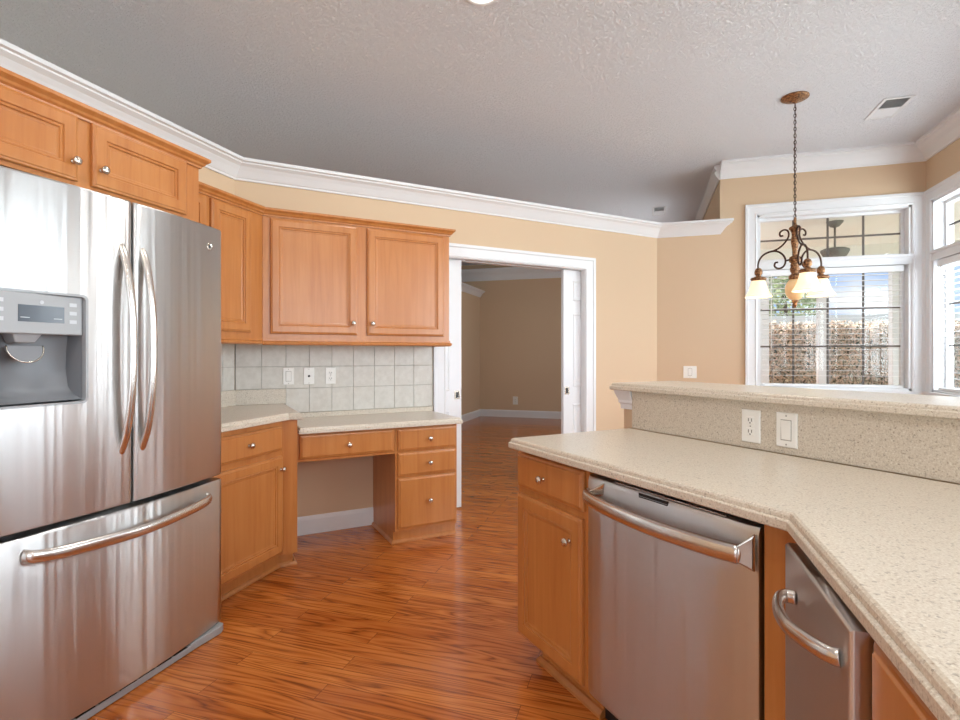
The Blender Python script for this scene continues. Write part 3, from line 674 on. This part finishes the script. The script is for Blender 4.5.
# ================================================================== PENINSULA
pc = thing('base_cabinet', tuple(PF(-1.655, -.28, 0)), 'reddish maple peninsula cabinet with drawer over door, left of the dishwasher', 'cabinet', 'maple kitchen cabinets')
b = MB(); b.box(PF, -1.878, -1.428, -.590, 0, .105, .874); b.build('body', M['maple'], pc, .001)
front(PF, 'drawer', -1.868, -1.446, .712, .850, pc, (-1.674, .777))
front(PF, 'door', -1.868, -1.452, .115, .685, pc, (-1.514, .594))
b = MB(); b.box(PF, -1.80, -1.428, -.590, -.062, 0, .105); b.sweep([tuple(PF(-1.80, -.4, 0)[:2]), tuple(PF(-1.80, -.062, 0)[:2]), tuple(PF(-1.428, -.062, 0)[:2])], [(0, 0), (.018, 0), (.018, .012), (.008, .026), (0, .028)]); b.build('toe_kick', M['maple'], pc)
# dishwasher
dw = thing('dishwasher', tuple(PF(-1.11, -.28, 0)), 'stainless steel dishwasher with bowed bar handle built into the peninsula', 'dishwasher')
b = MB(); b.box(PF, -1.424, -.800, -.58, -.03, .10, .862); b.build('case', M['black'], dw)
b = MB(); U0, U1 = -1.420, -.803
def dwn(u): t = (u - U0) / (U1 - U0); return .016 + .006 * (1 - (2 * t - 1) ** 2)
us = [U0 + (U1 - U0) * i / 24 for i in range(25)]; zs = [.115, .118, .125, .70, .825, .838, .843, .845]
vs = []
for u in us:
    for z in zs:
        e = min(u - U0, U1 - u); d = dwn(u) - (.004 if e < .002 else 0)
        if z > .83: d -= (z - .83) * .5 + (.012 if z > .844 else 0)
        if z < .12: d -= .004
        vs.append(PF(u, d, z))
nz_ = len(zs); fs = [(i * nz_ + j, (i + 1) * nz_ + j, (i + 1) * nz_ + j + 1, i * nz_ + j + 1) for i in range(24) for j in range(nz_ - 1)]
k = len(vs); vs += [PF(u, -.03, z) for u in us for z in (zs[0], zs[-1])]
for i in range(24): fs += [(i * nz_, (i + 1) * nz_, k + 2 * i + 2, k + 2 * i), (i * nz_ + nz_ - 1, (i + 1) * nz_ + nz_ - 1, k + 2 * i + 3, k + 2 * i + 1)]
fs += [tuple(range(nz_)) + (k + 1, k), tuple(24 * nz_ + j for j in range(nz_)) + (k + 49, k + 48), (k, k + 1, k + 49, k + 48)]
b.add(vs, fs, True); dd = sharp(b.build('door', M['steel'], dw), 25)
# bow handle with flared ends
b = MB(); hp = [PF(-1.424 + .012, .020, .782), PF(-1.395, .040, .780), PF(-1.30, .060, .777), PF(-1.11, .072, .774), PF(-.92, .062, .776), PF(-.845, .050, .778), PF(-.835, .046, .778)]
b.tube(arc(hp, 8), .012, .0235, up=(0, 0, 1), seg=18); hd = b.build('handle', M['steel_handle'], dw)
b = MB()
b.add([PF(u, n_, z) for u, n_, z in ((-.835, .030, .760), (-.835, .058, .763), (-.835, .058, .795), (-.835, .030, .798), (-.806, .018, .735), (-.806, .026, .745), (-.806, .026, .825), (-.806, .018, .835))], [(0, 1, 2, 3), (4, 5, 6, 7), (0, 1, 5, 4), (1, 2, 6, 5), (2, 3, 7, 6), (3, 0, 4, 7)]); b.build('handle_bracket', M['chrome'], hd, .003)
b = MB(); b.add([PF(u, n_, z) for u, n_, z in ((-1.395, .020, .785), (-1.395, .045, .785), (-1.395, .045, .795), (-1.395, .020, .80), (-1.335, .018, .795), (-1.345, .024, .795), (-1.33, .022, .835), (-1.33, .018, .838))], [(0, 1, 2, 3), (4, 5, 6, 7), (0, 1, 5, 4), (1, 2, 6, 5), (2, 3, 7, 6), (3, 0, 4, 7)]); b.build('handle_bracket', M['chrome'], hd, .003)
b = MB(); b.rings(PF, -1.180, -1.068, .818, .840, [(0, 0), (0, .006), (.002, .007)], .014); v = b.build('vent', M['black'], dw)
b = MB(); b.rings(PF, -1.178, -1.070, .8305, .8335, [(0, 0), (.001, .001)], .0207); b.build('vent_fin', M['dark_plastic'], v)
b = MB(); b.box(PF, -1.29, -.89, .004, .012, .845, .8485); b.build('control_strip', M['chrome'], dd)
for i in range(9): b = MB(); u = -1.10 + i * .024; b.lathe(PF(u, .002, .8465), (0, 0, 1), [(.005, 0), (.005, .002)], 10); b.build('button', M['dark_plastic'], dd)
b = MB(); b.box(PF, -1.424, -.800, -.2, -.065, 0.002, .10); b.build('toe_panel', M['black'], dw)
# corner filler
fl = MB(); cfe = 1.17 * 2 ** .5 - .319
fl.prism([tuple(PF(-.797, 0, 0)[:2]), (.319, cfe), (.319, 1.284), (.36, 1.284), tuple(PF(-.76, -.05, 0)[:2]), tuple(PF(-.797, -.05, 0)[:2])], .0, .874)
tag(fl.build('cabinet_filler', M['maple'], None, .001), 'narrow upright maple filler board between dishwasher and trash compactor', 'filler board')
# trash compactor
tcn = thing('trash_compactor', tuple(PX(-1.08, -.28, 0)), 'narrow stainless steel trash compactor with curved bow handle, right of the dishwasher', 'trash compactor')
b = MB(); b.box(PX, -1.278, -.892, -.55, -.002, .10, .866); b.build('case', M['black'], tcn)
b = MB(); b.rings(PX, -1.272, -.894, .12, .852, [(0, 0), (0, .034), (.003, .038), (.006, .039)], 0); dr_ = b.build('drawer', M['steel_dark'], tcn, .001)
b = MB(); hp = arc([PX(-1.185, .038, .772), PX(-1.192, .056, .771), PX(-1.17, .072, .770), PX(-1.11, .084, .772), PX(-1.045, .084, .777), PX(-.985, .070, .784), PX(-.942, .050, .789), PX(-.932, .038, .791)], 7); b.tube(hp, .010, .0135, up=(0, 0, 1), seg=16); b.build('handle', M['steel_handle'], dr_)
b = MB(); b.box(PX, -1.278, -.892, -.2, -.06, .002, .10); b.build('toe_panel', M['black'], tcn)
# last cabinet of the run
lc = thing('base_cabinet', tuple(PX(-.5, -.28, 0)), 'maple cabinet at the lower right corner of the photo, under the countertop', 'cabinet', 'maple kitchen cabinets')
b = MB(); b.box(PX, -.886, .6, -.575, 0, .105, .874); b.build('body', M['maple'], lc, .001)
for a in (-.884, -.14): front(PX, 'drawer', a, a + .70, .705, .848, lc, (a + .35, .775)); front(PX, 'door', a, a + .70, .12, .685, lc, (a + .66, .6))
b = MB(); b.box(PX, -.886, .6, -.575, -.065, 0, .105); b.build('toe_kick', M['maple'], lc)
# the long counter
pt = worktop([DE(1.848, 1.101), (.284, 1.101 * 2 ** .5 - .284), (.284, -.7), (1.05, -.7), DE(.11, HE0 - .021), DE(1.848, HE0 - .021)][::-1], .874, .914)
pt = tag(pt, 'long angled beige speckled countertop over dishwasher and compactor', 'countertop', 'beige speckled countertops')
b = MB(); b.prism(quad_DE(-.9, 1.832, 1.7455, HE0 - .0005), .9145, 1.0825); tag(b.build('stone_backsplash', M['granite']), 'upright speckled stone slab between long countertop and bar top', 'backsplash')
bt = worktop(quad_DE(-1.13, 1.945, 1.712, 2.12), 1.083, 1.116, 'bar_top'); tag(bt, 'raised beige speckled bar ledge above the stone slab', 'bar top')

# ================================================================== CHANDELIER
cx, cy = .996, 4.233
ch = thing('chandelier', (cx, cy, CZ), 'bronze chandelier with scroll arms and three frosted bell shades on a chain', 'chandelier')
b = MB(); b.lathe((cx, cy, CZ), (0, 0, -1), [(.088, 0), (.088, .008), (.075, .016), (.06, .018), (.045, .028), (.02, .034), (.008, .045)], 32); b.build('canopy', M['gold'], ch)
b = MB(); z = CZ - .045; i = 0
while z > 2.16:
    r = .010; L = .030; pts = []
    for a in range(12):
        w = 2 * PI * a / 12; x_ = r * math.cos(w) * .75; z_ = L / 2 * math.sin(w)
        pts.append((cx + (x_ if i % 2 else 0), cy + (0 if i % 2 else x_), z - L / 2 + z_))
    b.tube(pts, .0023, up=(0, 1, 0) if i % 2 else (1, 0, 0), seg=6, closed=True); z -= .0235; i += 1
b.tube([(cx + .004, cy + .003, CZ - .03), (cx - .003, cy + .004, 2.6), (cx + .003, cy, 2.15)], .0022, seg=6)
b.build('chain', M['bronze'], ch)
px = .00126; Z = lambda yc: 1.25 + (354 - (190 + yc / 5.54)) * .007
b = MB()
prof = [(.006, 150), (.010, 160), (.008, 185), (.014, 195), (.036, 206), (.040, 214), (.030, 222), (.022, 236), (.020, 255), (.024, 268), (.026, 285), (.020, 320), (.014, 355), (.016, 364), (.034, 370), (.038, 382), (.036, 398), (.024, 404), (.030, 414), (.026, 424), (.032, 436), (.030, 450), (.022, 460), (.028, 468), (.040, 476), (.040, 490), (.030, 496), (.020, 505)]
b.lathe((cx, cy, 0), (0, 0, 1), [(r, Z(y)) for r, y in prof], 24); b.build('body', M['gold'], ch)
b = MB(); b.lathe((cx, cy, 0), (0, 0, 1), [(.034, Z(496)), (.048, Z(510)), (.060, Z(530)), (.063, Z(550)), (.058, Z(575)), (.042, Z(598)), (.018, Z(612))], 28); b.build('bowl', M['bowl'], ch)
b = MB(); b.lathe((cx, cy, 0), (0, 0, 1), [(.012, Z(606)), (.022, Z(612)), (.018, Z(622)), (.012, Z(628)), (.014, Z(636)), (.009, Z(646)), (.0005, Z(654))], 18); b.build('finial', M['gold'], ch)
fwd = Vector((-math.sin(math.radians(17.25)), math.cos(math.radians(17.25)), 0)); rgt = Vector((fwd.y, -fwd.x, 0))
for th in (137, 257, 17):
    d = rgt * math.cos(math.radians(th)) + fwd * math.sin(math.radians(th))
    P = lambda xc, yc: Vector((cx, cy, 0)) + d * ((297 - xc) * px) + Vector((0, 0, Z(yc) + .02))
    b = MB(); side = Vector((-d.y, d.x, 0))
    b.tube(arc([P(*q) for q in ((110, 440), (108, 410), (118, 376), (145, 350), (185, 340), (215, 348), (240, 372), (250, 402), (240, 432), (215, 442), (195, 428), (198, 408), (212, 406))], 6), .0065, up=side, seg=10)
    b.tube(arc([P(*q) for q in ((180, 342), (215, 328), (245, 302), (265, 268), (262, 238), (242, 228), (222, 240), (224, 260), (238, 260))], 6), .0062, up=side, seg=10)
    b.tube([P(250, 402), P(297, 395)], .006, up=side, seg=8)
    arm = b.build('arm', M['bronze'], ch)
    q = P(110, 0); x, y = q.x, q.y
    b = MB(); b.lathe((x, y, .02), (0, 0, 1), [(.010, Z(428)), (.020, Z(434)), (.027, Z(448)), (.026, Z(462)), (.016, Z(472)), (.020, Z(478)), (.046, Z(484)), (.055, Z(490)), (.050, Z(498)), (.040, Z(504))], 20); b.build('shade_holder', M['gold'], arm)
    b = MB(); pr = [(.040, Z(496)), (.047, Z(510)), (.054, Z(530)), (.062, Z(552)), (.074, Z(572)), (.086, Z(586)), (.093, Z(597))]
    b.lathe((x, y, .02), (0, 0, 1), pr + [(r - .003, z) for r, z in pr[::-1]] + [pr[0]], 28)
    b.build('shade', M['shade'], arm)
    ld = bpy.data.lights.new('bulb', 'POINT'); ld.energy = 2.5; ld.color = (1, .85, .6); ld.shadow_soft_size = .025
    lo = bpy.data.objects.new('bulb', ld); C.objects.link(lo); lo.location = (x, y, Z(560) + .02)

# ================================================================== CEILING FITTINGS
def can(x, y, label):
    t = thing('recessed_light', (x, y, CZ - .012), label, 'ceiling light', 'recessed ceiling lights')
    b = MB(); b.lathe((x, y, CZ), (0, 0, -1), [(.072, .001), (.098, .001), (.098, .005), (.090, .009), (.078, .010), (.072, .006), (.072, .001)], 36); b.build('trim_ring', M['trim'], t)
    b = MB(); b.lathe((x, y, CZ), (0, 0, -1), [(.0725, .001), (.0725, .004), (.0005, .005)], 32); b.build('lens', M['lens'], t)
    d = bpy.data.lights.new('can_light', 'AREA'); d.shape = 'DISK'; d.size = .14; d.energy = CAN_POWER; d.color = (1, .96, .91)
    o = bpy.data.objects.new('can_light', d); C.objects.link(o); o.location = (x, y, CZ - .014)
for i, (x, y) in enumerate(CANS): can(x, y, ['round lit recessed ceiling light cut by the top edge of the photo', 'added recessed fill light, unseen, over the kitchen floor by the refrigerator', 'added recessed fill light, unseen, behind the camera', 'added recessed fill light, unseen, over the far end of the peninsula', 'added recessed fill light, unseen, over the bend of the long counter'][i])
def vent(x0, x1, y0, y1, label):
    t = thing('ceiling_vent', ((x0 + x1) / 2, (y0 + y1) / 2, CZ - .012), label, 'vent', 'ceiling vents')
    UP = None; b = MB(); w = .022
    for q in ((x0, x0 + w, y0, y1), (x1 - w, x1, y0, y1), (x0 + w, x1 - w, y0, y0 + w), (x0 + w, x1 - w, y1 - w, y1), (x0 + w, x1 - w, (y0 + y1) / 2 - .006, (y0 + y1) / 2 + .006)): b.box(WORLD, q[0], q[1], q[2], q[3], CZ - .008, CZ - .0005)
    b.build('frame', M['trim'], t, .002)
    b = MB(); b.box(WORLD, x0 + w, x1 - w, y0 + w, y1 - w, CZ - .002, CZ - .0007); b.build('backing', M['vent_dark'], t)
    b = MB(); y = y0 + w + .008
    while y < y1 - w - .004:
        k = 1 if y < (y0 + y1) / 2 else -1
        b.add([(x0 + w, y - .004 * k, CZ - .007), (x1 - w, y - .004 * k, CZ - .007), (x1 - w, y + .003 * k, CZ - .0025), (x0 + w, y + .003 * k, CZ - .0025), (x0 + w, y - .004 * k, CZ - .0063), (x1 - w, y - .004 * k, CZ - .0063), (x1 - w, y + .003 * k, CZ - .0018), (x0 + w, y + .003 * k, CZ - .0018)], [(0, 1, 2, 3), (4, 5, 6, 7), (0, 1, 5, 4), (1, 2, 6, 5), (2, 3, 7, 6), (3, 0, 4, 7)]); y += .0105
    b.build('louvres', M['trim'], t)
vent(1.60, 1.79, 4.44, 4.80, 'white ceiling vent right of the chandelier above the nook')
vent(.075, .235, 6.87, 7.30, 'small ceiling vent seen beyond the top of the low wall')

# ================================================================== OUTSIDE
b = MB(); b.box(WORLD, -1, 12, WY + .16, 9.2, -.2, -.05); struct(b.build('floor_porch', M['concrete']))
b = MB(); b.box(WORLD, -40, 60, -10, 60, -.35, -.21); struct(b.build('ground', M['lawn']))
b = MB(); b.box(WORLD, .82, 9, WY + .145, 8.7, 2.74, 2.9); struct(b.build('ceiling_porch', M['cream']))
b = MB(); b.box(WORLD, .82, 9, 8.5, 8.7, 2.55, 2.74); struct(b.build('trim_8', M['cream']))
def post(x, y, w, label):
    t = thing('porch_post', (x, y, -.05), label, 'post', 'white porch posts')
    b = MB(); b.box(WORLD, x - w / 2, x + w / 2, y - w / 2, y + w / 2, -.05, 2.55); b.build('shaft', M['trim'], t, .006)
    b = MB(); b.box(WORLD, x - w / 2 - .02, x + w / 2 + .02, y - w / 2 - .02, y + w / 2 + .02, -.05, .12); b.build('base', M['trim'], t, .006)
    b = MB(); b.box(WORLD, x - w / 2 - .02, x + w / 2 + .02, y - w / 2 - .02, y + w / 2 + .02, 2.44, 2.548); b.build('cap', M['trim'], t, .006)
def ray_x(px_, y):        # x where the sight line of a photo column meets a depth (layout only)
    a = math.radians(17.25); t = (px_ - 480) / 535; dx = -math.sin(a) + math.cos(a) * t; dy = math.cos(a) + math.sin(a) * t; return dx / dy * y
post(round(ray_x(821, 8.6), 2), 8.6, .10, 'white porch post in the middle of the window behind the chandelier')
post(round(ray_x(896, 8.6), 2), 8.6, .14, 'white porch post near the right side of the window')
post(round(ray_x(763, 8.6), 2), 8.6, .14, 'white porch post at the left side of the window')
# hanging porch light
x, y = 2.03, 6.94
pf = thing('porch_fixture', (x, y, 2.74), 'grey bowl-shaped porch fixture on a rod, seen through the upper window pane', 'ceiling fixture')
b = MB(); b.lathe((x, y, 2.74), (0, 0, -1), [(.085, 0), (.08, .012), (.045, .055), (.02, .065)], 24); b.build('canopy', M['pgrey'], pf)
b = MB(); b.tube([(x, y, 2.70), (x, y, 2.43)], .011, seg=10); b.build('rod', M['pgrey'], pf)
b = MB(); b.lathe((x, y, 2.45), (0, 0, -1), [(.02, 0), (.03, .012), (.11, .014), (.142, .028), (.142, .045), (.112, .10), (.05, .112), (.0005, .113)], 32); b.build('bowl', M['pgrey'], pf)
def leaves(b, n, fn, size):
    for _ in range(n):
        p, nr = fn(); nr = (Vector(nr) + Vector([random.gauss(0, .5) for _ in range(3)])).normalized(); a = nr.orthogonal().normalized(); a.rotate(Matrix.Rotation(random.uniform(0, 6.28), 3, nr)); c = nr.cross(a); s_ = size * random.uniform(.6, 1.3); p = Vector(p)
        b.add([p - a * s_, p + c * s_ * .5, p + a * s_, p - c * s_ * .5], [(0, 1, 2, 3)])
hx0, hx1, hy, hh = 1.5, 6.8, 11.0, 1.80
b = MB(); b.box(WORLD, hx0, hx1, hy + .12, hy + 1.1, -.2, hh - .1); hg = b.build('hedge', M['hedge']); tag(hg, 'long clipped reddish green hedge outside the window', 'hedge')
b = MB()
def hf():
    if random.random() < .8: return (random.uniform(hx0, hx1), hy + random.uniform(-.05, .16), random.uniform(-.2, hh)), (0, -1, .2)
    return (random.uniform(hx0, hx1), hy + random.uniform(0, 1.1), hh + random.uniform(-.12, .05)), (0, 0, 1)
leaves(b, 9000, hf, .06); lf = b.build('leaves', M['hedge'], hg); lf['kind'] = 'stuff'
b = MB(); b.box(WORLD, -2, 14, 15.0, 15.08, -.2, 2.2); tag(b.build('yard_fence', M['trim']), 'pale fence far behind the hedge', 'fence')
def tree(x, y, h, r, label):
    t = thing('tree', (x, y, -.2), label, 'tree', 'trees outside the windows')
    b = MB(); b.tube([(x, y, -.2), (x + .05, y, h * .4), (x - .05, y + .05, h * .8)], .12, radii=[1.2, .9, .4], seg=10); b.build('trunk', M['bark'], t)
    b = MB()
    def tf():
        v = Vector([random.gauss(0, 1) for _ in range(3)]).normalized(); k = random.uniform(.5, 1) ** .5; return (x + v.x * r * k, y + v.y * r * k, h * .68 + v.z * h * .34 * k), v
    leaves(b, 1700, tf, .11); c = b.build('crown', M['tree'], t); c['kind'] = 'stuff'
tree(ray_x(786, 19), 19, 4.0, 1.15, 'leafy tree behind the hedge, left part of the window')

for o in bpy.data.objects:
    if '_o' in o: del o['_o']
